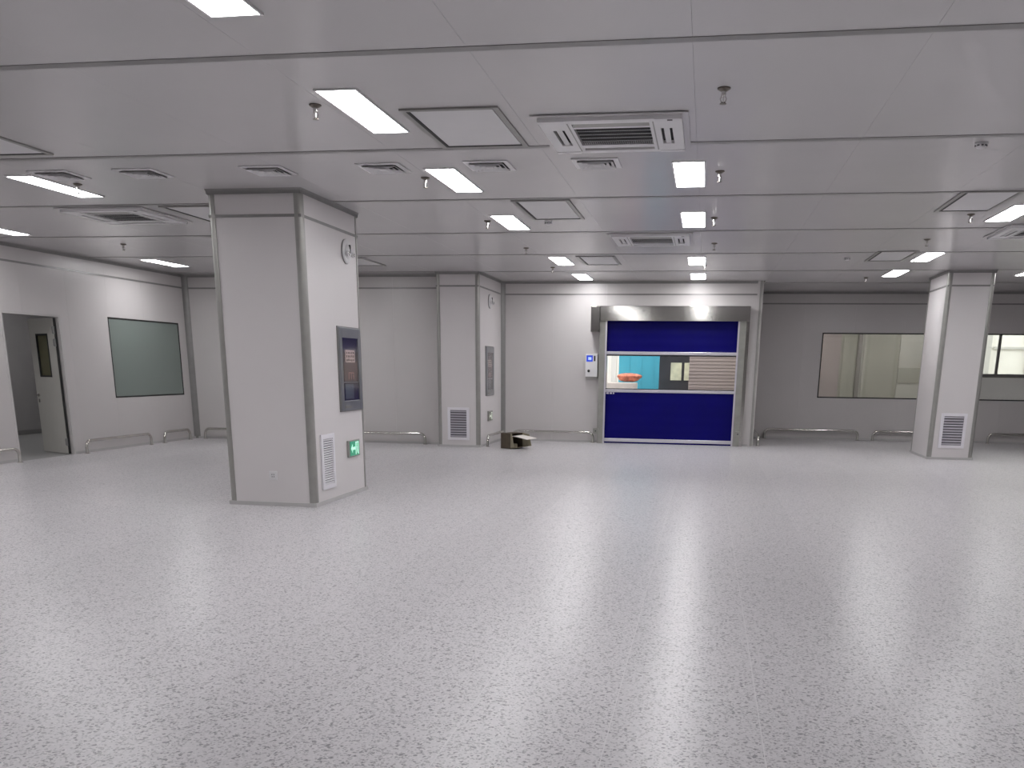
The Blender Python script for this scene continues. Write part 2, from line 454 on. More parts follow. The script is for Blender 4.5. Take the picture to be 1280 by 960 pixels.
# ------------------------------------------------------------------ columns
def column(label, x0, x1, y0, y1, back=True):
    t = thing('column', label, 'column', ((x0 + x1) / 2, (y0 + y1) / 2, 0))
    hx, hy = (x1 - x0) / 2, (y1 - y0) / 2
    core = MB().box(-hx + 0.02, hx - 0.02, -hy + 0.02, hy - 0.02, 0, H).build('core', 'duct_grey', t)
    pwid = 0.068
    for z0, z1 in ((0.0, Z_STRIP), (Z_STRIP, H)):
        MB().box(-hx + pwid, hx - pwid, -hy, -hy + 0.02, z0, z1).build('panel', 'column_paint', t)
        if back: MB().box(-hx + pwid, hx - pwid, hy - 0.02, hy, z0, z1).build('panel', 'column_paint', t)
        e = hy - pwid if back else hy
        MB().box(hx - 0.02, hx, -hy + pwid, e, z0, z1).build('panel', 'column_paint', t)
        MB().box(-hx, -hx + 0.02, -hy + pwid, e, z0, z1).build('panel', 'column_paint', t)
    for sx in (-1, 1):
        for sy in ((-1, 1) if back else (-1,)):
            post_round('corner_post', sx * hx, sy * hy, sx, sy, pwid + 0.004, t)
    def ring(name, m, z0, z1, out):
        b = MB(); q = hy if not back else hy + out
        b.box(-hx - out, hx + out, -hy - out, -hy + 0.001, z0, z1)
        if back: b.box(-hx - out, hx + out, hy - 0.001, hy + out, z0, z1)
        b.box(-hx - out, -hx + 0.001, -hy, hy, z0, z1); b.box(hx - 0.001, hx + out, -hy, hy, z0, z1)
        return b.build(name, m, t)
    ring('strip', 'strip_grey', Z_STRIP - 0.015, Z_STRIP + 0.015, 0.006)
    ring('base_strip', 'base_cove', 0, 0.045, 0.016)
    b = MB()
    o2 = 0.026
    b.v += [(-hx - o2, -hy - o2, H), (hx + o2, -hy - o2, H), (hx + o2, hy + o2, H), (-hx - o2, hy + o2, H),
            (-hx - 0.012, -hy - 0.012, H - 0.055), (hx + 0.012, -hy - 0.012, H - 0.055), (hx + 0.012, hy + 0.012, H - 0.055), (-hx - 0.012, hy + 0.012, H - 0.055),
            (-hx - 0.016, -hy - 0.016, H - 0.02), (hx + 0.016, -hy - 0.016, H - 0.02), (hx + 0.016, hy + 0.016, H - 0.02), (-hx - 0.016, hy + 0.016, H - 0.02)]
    for i in range(4):
        j = (i + 1) % 4
        b.f += [(i, 8 + i, 8 + j, j), (8 + i, 4 + i, 4 + j, 8 + j)]
    b.build('top_cove', 'cove_grey', t)
    return t
C1 = (-5.539, -4.465, 10.424, 12.153)
C2 = (4.359, 5.181, 19.443, 21.004)
column('big square white column standing nearest the camera on the left', *C1)
column('square white column on the right in front of the window wall', *C2)
column('white pillar projecting from the back wall left of the roll-up door', X_PIL0, X_PIL1, Y_PIL, Y_BULK - 0.001, back=False)

# ------------------------------------------------------------------ windows
def window(name, label, M, hole, pane_m, rotmat=None):
    u0, u1, z0, z1 = hole
    p = MB()
    mbox(p, M, u0 + 0.02, u1 - 0.02, 0.004, 0.012, z0 + 0.02, z1 - 0.02)
    t = p.build(name, pane_m)
    tag(t, label, 'window', kind='structure')
    fr = MB()
    w = 0.028
    for a in ((u0, u1, z0, z0 + w), (u0, u1, z1 - w, z1), (u0, u0 + w, z0, z1), (u1 - w, u1, z0, z1)):
        mbox(fr, M, a[0], a[1], -0.002, 0.02, a[2], a[3])
    fr.build('frame', 'gasket', t)
    fr = MB()                                                    # inner reveal lining
    for a in ((u0, u1, z0, z0 + 0.01), (u0, u1, z1 - 0.01, z1), (u0, u0 + 0.01, z0, z1), (u1 - 0.01, u1, z0, z1)):
        mbox(fr, M, a[0], a[1], 0.02, 0.12, a[2], a[3])
    fr.build('reveal', 'aluminium', t)
    p = MB(); mbox(p, M, u0 + 0.02, u1 - 0.02, 0.105, 0.112, z0 + 0.02, z1 - 0.02)
    p.build('back_pane', 'clear_glass', t)
    return t
window('window_1', 'grey-green glazed window with thin black frame in left wall', M_left(XW), WIN1, 'green_glass')
window('window_2', 'black-framed interior window between roll-up door and right column', M_back(Y_RIGHT), WIN2, 'clear_glass')
window('window_3', 'black-framed window right of the right column, showing daylight outside', M_back(Y_RIGHT), WIN3, 'clear_glass')

# ------------------------------------------------------------------ hinged door in the left wall
d1 = thing('door_1', 'open pale door leaf with narrow window in left doorway', 'door', (XW - 0.062, 15.578, 0), R(180 - 26))
d1['kind'] = 'structure'
LW = 0.86                                                       # leaf: local x away from the hinge, local y through thickness
b = MB()
for e in cells(0.0, LW, 0.012, 2.37, [(0.25, 0.63, 1.37, 2.09)]): b.box(e[0], e[1], -0.025, 0.025, e[2], e[3])
leaf = b.build('leaf', 'door_leaf', d1)
b = MB()
for e in cells(0.235, 0.645, 1.355, 2.105, [(0.265, 0.615, 1.385, 2.075)]): b.box(e[0], e[1], -0.03, 0.03, e[2], e[3])
b.build('window_frame', 'gasket', leaf)
box('window_pane', 'olive_glass', 0.26, 0.62, -0.006, 0.006, 1.38, 2.08, leaf)
for sy in (-1, 1):
    hb = MB().lathe([(0.028, 0), (0.028, 0.008)], 14, 'y', (LW - 0.07, sy * 0.025 + (0.008 if sy > 0 else 0), 1.03)).build('handle_rose', 'chrome', leaf)
    MB().tube([(LW - 0.07, sy * 0.03, 1.03), (LW - 0.07, sy * 0.06, 1.03), (LW - 0.10, sy * 0.07, 1.03), (LW - 0.19, sy * 0.07, 1.03)], 0.011, 8).build('handle', 'chrome', hb, smooth=True)
box('lock_plate', 'chrome', LW - 0.095, LW - 0.045, -0.029, 0.029, 0.90, 0.96, leaf)
for z in (2.16, 1.95, 0.22):
    MB().box(-0.005, 0.045, 0.025, 0.036, z - 0.055, z + 0.055).lathe([(0.018, -0.065), (0.018, 0.065)], 10, 'z', (-0.012, 0.036, z)).build('hinge', 'cove_grey', d1)
box('edge_seal', 'gasket', -0.012, 0.0, -0.02, 0.02, 0.012, 2.37, leaf)
# door frame around the opening
tr = MB()
for a in ((DOOR[0], DOOR[0] + 0.04, 0, DOOR[3]), (DOOR[1] - 0.04, DOOR[1], 0, DOOR[3]), (DOOR[0] + 0.04, DOOR[1] - 0.04, DOOR[3] - 0.04, DOOR[3])):
    mbox(tr, M_left(XW), a[0], a[1], -0.006, 0.055, a[2], a[3])
tag(tr.build('trim_1', 'door_frame'), 'pale metal frame lining the doorway in the left wall', 'door frame', kind='structure')

# ------------------------------------------------------------------ rapid roll-up door
YD = Y_BULK
rd = thing('door_2', 'blue vinyl roll-up door with stainless frame and clear window band', 'roll-up door', (-0.78, YD, 0))
rd['kind'] = 'structure'
def rp(name, m, x0, x1, y0, y1, z0, z1, bevel=0.0, parent=None, nm=None):
    return MB().box(x0 + 0.78, x1 + 0.78, y0 - YD, y1 - YD, z0, z1).build(name, m, parent or rd, bevel=bevel)
rp('header', 'stainless', -2.345, 0.862, 21.29, 21.597, 2.635, 2.945, 0.006)
rp('motor_cover', 'stainless', -2.545, -2.35, 21.25, 21.597, 2.40, 2.94, 0.008)
gl_ = rp('side_guide', 'galvanised', -2.36, -2.205, 21.40, 21.597, 0, 2.634, 0.004)
gr_ = rp('side_guide', 'galvanised', 0.64, 0.862, 21.40, 21.597, 0, 2.634, 0.004)
rp('guide_lip', 'bar_silver', -2.23, -2.195, 21.385, 21.401, 0, 2.633)
rp('guide_lip', 'bar_silver', 0.625, 0.66, 21.385, 21.401, 0, 2.633)
rp('guide_lip', 'stainless', 0.80, 0.866, 21.385, 21.401, 0, 2.633)
def curtain(name, z0, z1, ph):
    b = MB(); nx, nz = 24, 30
    for k in (0, 1):
        for j in range(nz + 1):
            z = z0 + (z1 - z0) * j / nz
            for i in range(nx + 1):
                xx = -1.425 + 2.85 * i / nx
                y = 21.50 - YD + 0.0012 * math.sin(z * 31 + ph) + 0.003 * math.sin(z * 5 + xx * 1.3) + k * 0.004
                b.v.append((xx, y, z))
    s = (nx + 1) * (nz + 1)
    for j in range(nz):
        for i in range(nx):
            a = j * (nx + 1) + i
            b.f.append((a, a + 1, a + nx + 2, a + nx + 1)); b.f.append((s + a, s + a + nx + 1, s + a + nx + 2, s + a + 1))
    return b.build(name, 'blue_vinyl', rd, smooth=True)
curtain('upper_curtain', 2.0, 2.64, 0.4)
curtain('lower_curtain', 0.11, 1.125, 1.7)
rp('stiffener_bar', 'bar_silver', -2.215, 0.645, 21.47, 21.53, 1.932, 2.0, 0.01)
rp('stiffener_bar', 'bar_silver', -2.215, 0.645, 21.47, 21.53, 1.122, 1.187, 0.01)
rp('window_band', 'vinyl_window', -2.215, 0.645, 21.498, 21.502, 1.187, 1.932)
rp('band_seal', 'gasket', -2.215, 0.645, 21.488, 21.512, 1.905, 1.932)
rp('band_seal', 'gasket', -2.215, 0.645, 21.488, 21.512, 1.187, 1.206)
rp('bottom_bar', 'bar_silver', -2.205, 0.635, 21.47, 21.53, 0.035, 0.11, 0.008)
rp('bottom_lip', 'blue_vinyl', -2.205, 0.635, 21.488, 21.512, 0.002, 0.036)
# illegible pale stencil marks at the upper left corner of the lower curtain
b = MB()
for x0, x1 in ((-1.405, -1.345), (-1.325, -1.275), (-1.255, -1.225)):
    b.box(x0, x1, 21.484 - YD, 21.487 - YD, 1.082, 1.118)
b.build('stencil_marks', 'ink_pale', rd)

# photocell sensors on the guides, controller on the wall
s1 = thing('door_sensor', 'small grey sensor box on left guide of the roll-up door', 'sensor', (-2.36, 21.40, 0.27), 0, 'door sensors')
MB().box(-0.09, 0.03, -0.05, 0.0, -0.06, 0.06).build('housing', 'galvanised', s1, bevel=0.006)
MB().lathe([(0.014, 0), (0.014, 0.008)], 10, 'y', (-0.03, -0.05, 0)).build('lens', 'black_plastic', s1)
copy_tree(s1, (0.79, 21.383, 0.27), 'small grey sensor box on right guide of the roll-up door')
cb = thing('control_box', 'white control box with blue screen left of the roll-up door', 'control box', (-2.53, YD, 1.695))
MB().box(-0.135, 0.135, -0.13, 0.0, -0.245, 0.245).build('housing', 'white_plastic', cb, bevel=0.008)
sf = MB().box(-0.115, 0.025, -0.137, -0.129, 0.08, 0.215).build('screen', 'screen_blue', cb, bevel=0.003)
MB().box(-0.075, -0.005, -0.140, -0.136, 0.115, 0.175).build('screen_window', 'screen_window', sf)
MB().box(0.05, 0.085, -0.136, -0.129, 0.09, 0.205).build('keypad', 'black_plastic', cb)
MB().lathe([(0.03, 0), (0.03, 0.012), (0.022, 0.012), (0.022, 0.035), (0.012, 0.04)], 14, 'y', (-0.06, -0.13, -0.12)).build('button', 'black_plastic', cb, smooth=True)
box('lower_flange', 'aluminium', -0.13, 0.13, -0.10, 0.0, -0.275, -0.246, cb)

# ------------------------------------------------------------------ guard rails (bent stainless tube)
def rail(label, loc, rotz, L, h=0.225, r=0.027, R0=0.115):
    t = thing('guard_rail', label, 'guard rail', loc, rotz, 'stainless guard rails along the walls')
    path = [(0, 0, 0), (0, 0, h - R0)]
    path += [(R0 - R0 * math.cos(R(a)), 0, h - R0 + R0 * math.sin(R(a))) for a in (15, 30, 45, 60, 75, 90)]
    path += [(L - R0 + R0 * math.sin(R(a)), 0, h - R0 + R0 * math.cos(R(a))) for a in (0, 15, 30, 45, 60, 75, 90)]
    path += [(L, 0, 0)]
    MB().tube(path, r, 12).build('tube', 'stainless_tube', t, smooth=True)
    for x in (0, L):
        MB().lathe([(0.05, 0.0), (0.05, 0.006), (0.034, 0.010)], 16, 'z', (x, 0, 0)).build('foot_flange', 'stainless_tube', t)
    return t
rail('steel guard rail left of the open doorway, cut by the photo edge', (XW + 0.12, 11.6, 0), R(90), 2.45)
rail('long steel guard rail between doorway and window on left wall', (XW + 0.12, 15.82, 0), R(90), 2.10)
rail('short steel guard rail under the left window near the corner', (XW + 0.12, 18.42, 0), R(90), 1.02)
rail('steel guard rail on back wall between left corner and big column', (-11.02, Y_LEFT - 0.12, 0), 0, 2.4)
rail('steel guard rail on back wall between big column and pillar', (-8.25, Y_LEFT - 0.12, 0), 0, 2.34)
rail('steel guard rail along the pillar side beside the cardboard box', (X_PIL1 + 0.12, 19.62, 0), R(90), 1.6)
rail('steel guard rail behind the cardboard box, left of roll-up door', (-4.3, YD - 0.12, 0), 0, 1.84)
rail('steel guard rail seen end-on just right of the roll-up door', (X_STEP + 0.24, 21.75, 0), R(90), 2.3)
rail('long steel guard rail under window between roll-up door and right column', (1.52, Y_RIGHT - 0.12, 0), 0, 2.25)
rail('steel guard rail passing behind the right column', (4.13, Y_RIGHT - 0.12, 0), 0, 2.25)
rail('steel guard rail under daylight window at the right photo edge', (6.80, Y_RIGHT - 0.12, 0), 0, 2.25)

# ------------------------------------------------------------------ return-air grilles
def grille(label, loc, rotz, w, h, n, fw_=0.055, sm='grille_white'):
    t = thing('return_air_grille', label, 'grille', loc, rotz, 'return air grilles low on the columns')
    b = MB()
    for e in cells(-w/2, w/2, 0, h, [(-w/2 + fw_, w/2 - fw_, fw_, h - fw_)]): b.box(e[0], e[1], -0.022, -0.0005, e[2], e[3])
    b.build('frame', 'grille_white', t, bevel=0.003)
    MB().box(-w/2 + fw_, w/2 - fw_, -0.003, -0.0008, fw_, h - fw_).build('back_plate', 'duct_grey', t)
    hh = (h - 2 * fw_) / n
    me = None
    for i in range(n):
        z = fw_ + hh * (i + 0.5)
        if me is None:
            a, c, th = -w/2 + fw_, w/2 - fw_, 0.0025
            o = MB().hexa([(a, -0.019, -hh*0.24 - th), (c, -0.019, -hh*0.24 - th), (c, -0.004, hh*0.22 - th), (a, -0.004, hh*0.22 - th),
                           (a, -0.019, -hh*0.24 + th), (c, -0.019, -hh*0.24 + th), (c, -0.004, hh*0.22 + th), (a, -0.004, hh*0.22 + th)]).build('slat', sm, t, loc=(0, 0, z))
            me = o.data
        else:
            o = bpy.data.objects.new('slat', me); COL.objects.link(o); o.parent = t; o.location = (0, 0, z)
    return t
grille('tall white slatted grille low on the big column side', (C1[1] + 0.001, 10.835, 0.175), R(90), 0.41, 0.65, 20)
grille('white slatted grille low on the pillar left of roll-up door', (-5.055, Y_PIL - 0.001, 0.145), 0, 0.46, 0.665, 11, sm='slat_grey')
grille('white slatted grille low on the right column', (4.765, C2[2] - 0.001, 0.22), 0, 0.475, 0.66, 11, sm='slat_grey')

# ------------------------------------------------------------------ socket on the big column
so = thing('wall_socket', 'small white power socket low on the big column front', 'socket', (-4.977, C1[2] - 0.001, 0.305))
MB().box(-0.05, 0.05, -0.012, 0, 0, 0.105).build('plate', 'white_plastic', so, bevel=0.004)
MB().lathe([(0.03, 0), (0.03, 0.003), (0.026, 0.003), (0.026, 0.001)], 18, 'y', (0, -0.012, 0.055)).build('socket_ring', 'white_enamel', so)
b = MB()
for x, z in ((-0.012, 0.065), (0.012, 0.065), (-0.012, 0.04), (0.012, 0.04)): b.box(x - 0.004, x + 0.004, -0.0155, -0.011, z - 0.006, z + 0.006)
b.build('socket_slots', 'duct_grey', so)

# ------------------------------------------------------------------ fire cabinets, exit signs, round fixtures on column sides
def cabinet(label, loc, lit):
    t = thing('recessed_cabinet', label, 'cabinet', loc, R(90), 'glass-fronted cabinets on the columns')
    w, h = 0.36, 0.5
    b = MB()
    for e in cells(-w, w, -h, h, [(-w + 0.085, w - 0.085, -h + 0.12, h - 0.12)]): b.box(e[0], e[1], -0.03, -0.0005, e[2], e[3])
    b.build('frame', 'cabinet_frame', t, bevel=0.006)
    b = MB()
    for e in cells(-w - 0.02, w + 0.02, -h - 0.012, h + 0.012, [(-w + 0.002, w - 0.002, -h + 0.002, h - 0.002)]): b.box(e[0], e[1], -0.012, -0.0004, e[2], e[3])
    b.build('outer_trim', 'strip_grey', t)
    MB().box(-w + 0.085, w - 0.085, -0.006, -0.001, -h + 0.12, h - 0.12).build('back_panel', 'cabinet_dark', t)
    MB().box(-0.2, 0.25, -0.012, -0.006, -0.14, 0.10).build('hose_shelf', 'cabinet_brown', t)
    MB().box(-0.19, 0.1, -0.014, -0.006, -0.36, -0.18).build('steel_plate', 'cabinet_steel', t)
    MB().box(-0.26, 0.27, -0.015, -0.006, -0.165, -0.15).build('shelf_edge', 'cabinet_frame', t)
    lp = MB().box(-0.15, 0.17, -0.016, -0.007, 0.085, 0.235).build('label_plate', 'label_paper', t)
    b = MB(); rn = random.Random(3)
    for r_ in range(3):                                            # rows of marks, too small to read in the photo
        z = 0.205 - r_ * 0.045
        for i in range(5):
            x = -0.12 + i * 0.056
            b.box(x, x + rn.uniform(0.02, 0.036), -0.018, -0.0155, z - rn.uniform(0.010, 0.016), z + rn.uniform(0.004, 0.014))
    b.build('print_marks', 'ink', lp)['kind'] = 'stuff'
    b = MB()
    b.box(-0.06, 0.12, -0.014, -0.0115, -0.045, -0.037); b.box(-0.06, -0.045, -0.014, -0.0115, -0.12, -0.037)
    b.box(0.02, 0.035, -0.014, -0.0115, -0.12, -0.037); b.box(0.08, 0.12, -0.014, -0.0115, -0.085, -0.077); b.box(0.105, 0.12, -0.014, -0.0115, -0.12, -0.037)
    b.build('print_strokes', 'ink_pink', t)
    MB().box(-w + 0.08, w - 0.08, -0.024, -0.021, -h + 0.115, h - 0.115).build('glass', 'cabinet_glass', t)
    MB().box(-w + 0.10, -w + 0.30, -0.036, -0.029, -h + 0.03, -h + 0.06).build('latch', 'aluminium', t)
    return t
cabinet('glass-fronted cabinet with pinkish label on the big column side', (C1[1] + 0.001, 11.685, 1.575), True)
cabinet('glass-fronted cabinet on the pillar side facing the roll-up door', (X_PIL1 + 0.001, 20.32, 1.545), False)

def exit_sign(label, loc, pm, gm):
    t = thing('exit_sign', label, 'exit sign', loc, R(90), 'exit signs low on the columns')
    MB().box(-0.2, 0.2, -0.026, -0.0005, -0.105, 0.105).build('housing', 'aluminium', t, bevel=0.004)
    pl = MB().box(-0.155, 0.165, -0.029, -0.025, -0.09, 0.09).build('panel', pm, t)
    b = MB()                                                       # arrow to the left and the running figure at the door
    b.prism([(-0.13, 0), (-0.075, -0.055), (-0.075, -0.018), (0.02, -0.018), (0.02, 0.018), (-0.075, 0.018), (-0.075, 0.055)], 0, 0.002)
    b.v = [(x, -0.029 - z, y) for x, y, z in b.v]
    b.build('arrow', gm, pl)
    b = MB()
    for e in cells(0.03, 0.145, -0.08, 0.08, [(0.048, 0.127, -0.08, 0.062)]): b.box(e[0], e[1], -0.031, -0.029, e[2], e[3])
    b.build('door_mark', gm, pl)
    b = MB().lathe([(0.013, 0), (0.013, 0.002)], 12, 'y', (0.08, -0.029, 0.045))
    b.hexa([(0.075, -0.031, -0.02), (0.1, -0.031, -0.02), (0.1, -0.029, -0.02), (0.075, -0.029, -0.02), (0.066, -0.031, 0.03), (0.092, -0.031, 0.03), (0.092, -0.029, 0.03), (0.066, -0.029, 0.03)])
    b.hexa([(0.052, -0.031, -0.07), (0.064, -0.031, -0.07), (0.064, -0.029, -0.07), (0.052, -0.029, -0.07), (0.076, -0.031, -0.018), (0.09, -0.031, -0.018), (0.09, -0.029, -0.018), (0.076, -0.029, -0.018)])
    b.hexa([(0.11, -0.031, -0.07), (0.12, -0.031, -0.07), (0.12, -0.029, -0.07), (0.11, -0.029, -0.07), (0.086, -0.031, -0.018), (0.1, -0.031, -0.018), (0.1, -0.029, -0.018), (0.086, -0.029, -0.018)])
    b.build('running_figure', gm, pl)
    return t
exit_sign('green lit exit sign with left arrow on the big column side', (C1[1] + 0.001, 11.685, 0.592), 'exit_green', 'exit_glyph')
exit_sign('dull exit sign with pale arrow on the pillar side', (X_PIL1 + 0.001, 20.33, 0.605), 'exit_grey', 'exit_glyph_dim')

def round_fixture(label, loc):
    t = thing('round_wall_fixture', label, 'wall fixture', loc, R(90), 'round fixtures high on the columns')
    MB().lathe([(0.14, 0.0), (0.14, 0.02), (0.125, 0.03), (0.12, 0.03)], 28, 'y').build('base_disc', 'white_enamel', t, smooth=True)
    MB().lathe([(0.145, 0.0), (0.145, 0.012), (0.138, 0.014)], 28, 'y').build('rim', 'strip_grey', t, smooth=True)
    MB().lathe([(0.085, 0.03), (0.085, 0.034), (0.06, 0.055), (0.02, 0.064)], 24, 'y').build('dome', 'white_plastic', t, smooth=True)
    MB().box(-0.012, 0.012, -0.068, -0.05, -0.02, 0.075).build('slot', 'black_plastic', t)
    for sx in (-1, 1):
        l_ = MB().lathe([(0.022, 0.03), (0.03, 0.05), (0.036, 0.075), (0.03, 0.078)], 16, 'y', (sx * 0.085, 0, -0.03)).build('lamp_head', 'white_plastic', t, smooth=True)
        MB().lathe([(0.027, 0.0785), (0.02, 0.081)], 16, 'y', (sx * 0.085, 0, -0.03)).build('lens', 'chrome', l_)
    return t
round_fixture('round white fixture high on the big column side', (C1[1] + 0.001, 11.72, 2.975))
round_fixture('round white fixture high on the pillar side', (X_PIL1 + 0.001, 20.36, 2.97))

# ------------------------------------------------------------------ ceiling lights
LG = 'panel lights in the ceiling'
def first_light():
    t = thing('ceiling_light', 'x', 'ceiling light', (0, 0, H), 0, LG)
    b = MB()
    for e in cells(-0.158, 0.158, -0.62, 0.62, [(-0.142, 0.142, -0.604, 0.604)]): b.box(e[0], e[1], e[2], e[3], -0.012, -0.0005)
    b.build('frame', 'white_enamel', t)
    MB().box(-0.142, 0.142, -0.604, 0.604, -0.009, -0.001).build('diffuser', 'lamp', t)
    return t
LROW, MROW, RROW = -2.657, -0.266, 3.496
lights = [
 (LROW, 4.86, 'lit ceiling panel light cut by the top edge of photo'),
 (LROW, 7.51, 'lit ceiling panel light left of the largest ceiling hatch'),
 (LROW, 10.18, 'lit ceiling panel light between fourth and fifth square vents'),
 (LROW, 13.06, 'lit ceiling panel light left of hatch with small detector behind it'),
 (LROW, 17.61, 'lit ceiling panel light left of the farthest hatch'),
 (LROW, 20.59, 'lit ceiling panel light near wall, left of the roll-up door'),
 (MROW, 10.11, 'large square-looking lit ceiling light just behind the nearest air conditioner'),
 (MROW, 13.0, 'lit ceiling light in door row, in front of second air conditioner'),
 (MROW, 17.72, 'lit ceiling light second from wall above roll-up door'),
 (MROW, 20.56, 'lit ceiling light closest to wall above roll-up door'),
 (RROW, 12.77, 'lit ceiling panel light touching right photo edge beside a hatch'),
 (RROW, 17.28, 'lit ceiling panel light right of hatch, before the right column'),
 (RROW, 20.02, 'lit ceiling panel light left of the right column top'),
 (5.952, 19.9, 'lit ceiling light sliver right of the right column at photo edge'),
 (-7.132, 10.10, 'long lit ceiling light beside leftmost square vent'),
 (-10.341, 13.06, 'lit ceiling light at the left photo edge above doorway wall'),
 (-10.341, 17.61, 'lit ceiling light near left wall above the window'),
]
OUT = 'unseen ceiling panel light that fills in the hall lighting'  # unseen lamps, several added only to light the hall
lights += [(-7.132, 1.6, OUT), (RROW, 1.6, OUT), (LROW, -2.6, OUT), (RROW, -2.6, OUT)]
lights += [(MROW, 4.86, OUT), (-7.132, 4.86, OUT), (-7.132, 7.51, OUT), (-10.341, 10.10, OUT), (-7.132, 17.61, OUT)]
lights += [(7.2, 5.5, OUT), (RROW, 8.6, OUT), (7.2, 10.6, OUT), (7.2, 12.2, OUT), (5.952, 17.0, OUT)]  # unseen lamps on the right, some added to brighten the right column
L0 = first_light()
for i, (x, y, lab) in enumerate(lights):
    o = L0 if i == 0 else copy_tree(L0, (x, y, H), lab)
    o.location = (x, y, H); o['label'] = lab
    if lab is OUT: o['group'] = 'panel lights outside the photo'

# ------------------------------------------------------------------ ceiling hatches (aluminium frame, recessed lid)
def hatch(label, x0, x1, y0, y1):
    t = thing('ceiling_hatch', label, 'ceiling hatch', ((x0+x1)/2, (y0+y1)/2, H), 0, 'framed ceiling hatches')
    w, d = (x1-x0)/2, (y1-y0)/2
    b = MB(); f = 0.045
    for e in cells(-w, w, -d, d, [(-w+f, w-f, -d+f, d-f)]): b.box(e[0], e[1], e[2], e[3], -0.014, -0.0005)
    b.build('frame', 'hatch_frame', t, bevel=0.002)
    MB().box(-w+f, w-f, -d+f, d-f, -0.003, -0.0008).build('gap_shade', 'gasket', t)  # black plate painting in the shade of the gap round the lid
    MB().box(-w+f, -w+f+0.026, -d+f, d-f, -0.0145, -0.003).build('gap_shade_strip', 'gasket', t)  # black strips drawn for the shaded gap on left and far sides
    MB().box(-w+f+0.02, w-f, d-f-0.028, d-f, -0.0145, -0.003).build('gap_shade_strip', 'gasket', t)
    MB().box(-w+f+0.028, w-f-0.008, -d+f+0.006, d-f-0.03, -0.010, -0.003).build('lid', 'white_enamel', t)
hatch('largest square ceiling hatch, nearest camera, right of a panel light', -2.38, -1.62, 7.46, 8.715)
hatch('ceiling hatch with a small detector just behind it', -2.325, -1.645, 11.40, 12.81)
hatch('farthest ceiling hatch, towards the wall left of roll-up door', -2.31, -1.645, 16.9, 18.25)
hatch('ceiling hatch beside the light at right photo edge', 2.56, 3.19, 11.28, 12.57)
hatch('ceiling hatch on right, beside the light before the right column', 2.58, 3.21, 16.46, 17.83)
hatch('ceiling hatch corner cut off at the left photo edge', -6.80, -6.06, 7.33, 8.59)
hatch('ceiling hatch partly hidden behind the big column top left', -6.73, -6.05, 11.42, 12.75)
hatch('ceiling hatch peeking out right of the big column top', -6.83, -6.13, 16.9, 18.2)

# ------------------------------------------------------------------ cassette air conditioners
def first_ac():
    t = thing('cassette_air_conditioner', 'x', 'air conditioner', (0, 0, H), 0, 'cassette air conditioners in the ceiling')
    a = 0.55; holes = [(-0.30, 0.30, -0.30, 0.26)]
    slots = [(-0.30, 0.30, -0.45, -0.34), (-0.30, 0.30, 0.36, 0.45), (-0.47, -0.38, -0.26, 0.26), (0.38, 0.47, -0.26, 0.26)]
    b = MB()
    for e in cells(-a, a, -a, a, holes + slots): b.box(e[0], e[1], e[2], e[3], -0.035, -0.001)
    b.build('panel', 'white_plastic', t)
    MB().box(-0.48, 0.48, -0.47, 0.47, -0.0095, -0.0085).build('cavity_shade', 'void_shade', t)  # flat black sheet painting in the shade of the hollow unit
    b = MB()
    for i in range(1, 34): b.box(-0.30 + 0.6 * i / 34 - 0.0018, -0.30 + 0.6 * i / 34 + 0.0018, -0.30, 0.26, -0.028, -0.026)
    g = b.build('grille_fins', 'void_shade', t)  # fins blackened like the painted shade behind, so the intake stays dark
    for i in range(1, 5):
        y = -0.30 + 0.56 * i / 5
        MB().box(-0.30, 0.30, y - 0.003, y + 0.003, -0.030, -0.026).build('grille_bar', 'white_plastic', t)
    for s in slots:
        cx, cy = (s[0]+s[1])/2, (s[2]+s[3])/2
        w, d = (s[1]-s[0])/2 - 0.004, (s[3]-s[2])/2 - 0.004
        if w > d:
            sg = 1 if cy > 0 else -1
            MB().hexa([(-w, -d, -0.034 + 0.012*(1-sg)), (w, -d, -0.034 + 0.012*(1-sg)), (w, d, -0.034 + 0.012*(1+sg)), (-w, d, -0.034 + 0.012*(1+sg)),
                       (-w, -d, -0.030 + 0.012*(1-sg)), (w, -d, -0.030 + 0.012*(1-sg)), (w, d, -0.030 + 0.012*(1+sg)), (-w, d, -0.030 + 0.012*(1+sg))]).build('louvre', 'aluminium', t, loc=(cx, cy, 0))
        else:
            MB().box(-w * 0.55, w * 0.55, -d, d, -0.030, -0.026).build('louvre', 'white_enamel', t, loc=(cx, cy, 0))
    for sx in (-1, 1):
        for sy in (-1, 1):
            MB().box(sx*0.55, sx*0.345, sy*0.55, sy*0.485, -0.038, -0.034).build('corner_cover', 'white_enamel', t)
    MB().box(-0.60, 0.60, -0.60, 0.60, -0.008, -0.0006).build('trim_plate', 'ceiling_paint', t)
    for sx in (-1, 1):
        MB().box(sx*0.335, sx*0.325, -0.47, 0.47, -0.0365, -0.034).build('panel_seam', 'hatch_frame', t)
    MB().box(0.44, 0.48, -0.53, -0.50, -0.040, -0.034).build('sensor', 'black_plastic', t)
    return t
A0 = first_ac()
A0.location = (-0.835, 8.34, H - 0.005); A0['label'] = 'large cassette air conditioner with dark grille nearest the camera'
copy_tree(A0, (-0.89, 14.77, H - 0.005), 'cassette air conditioner farther back, above in front of roll-up door')
copy_tree(A0, (-7.56, 12.03, H - 0.005), 'cassette air conditioner left of the big column')
copy_tree(A0, (4.33, 14.3, H - 0.005), 'cassette air conditioner at right photo edge under a light')

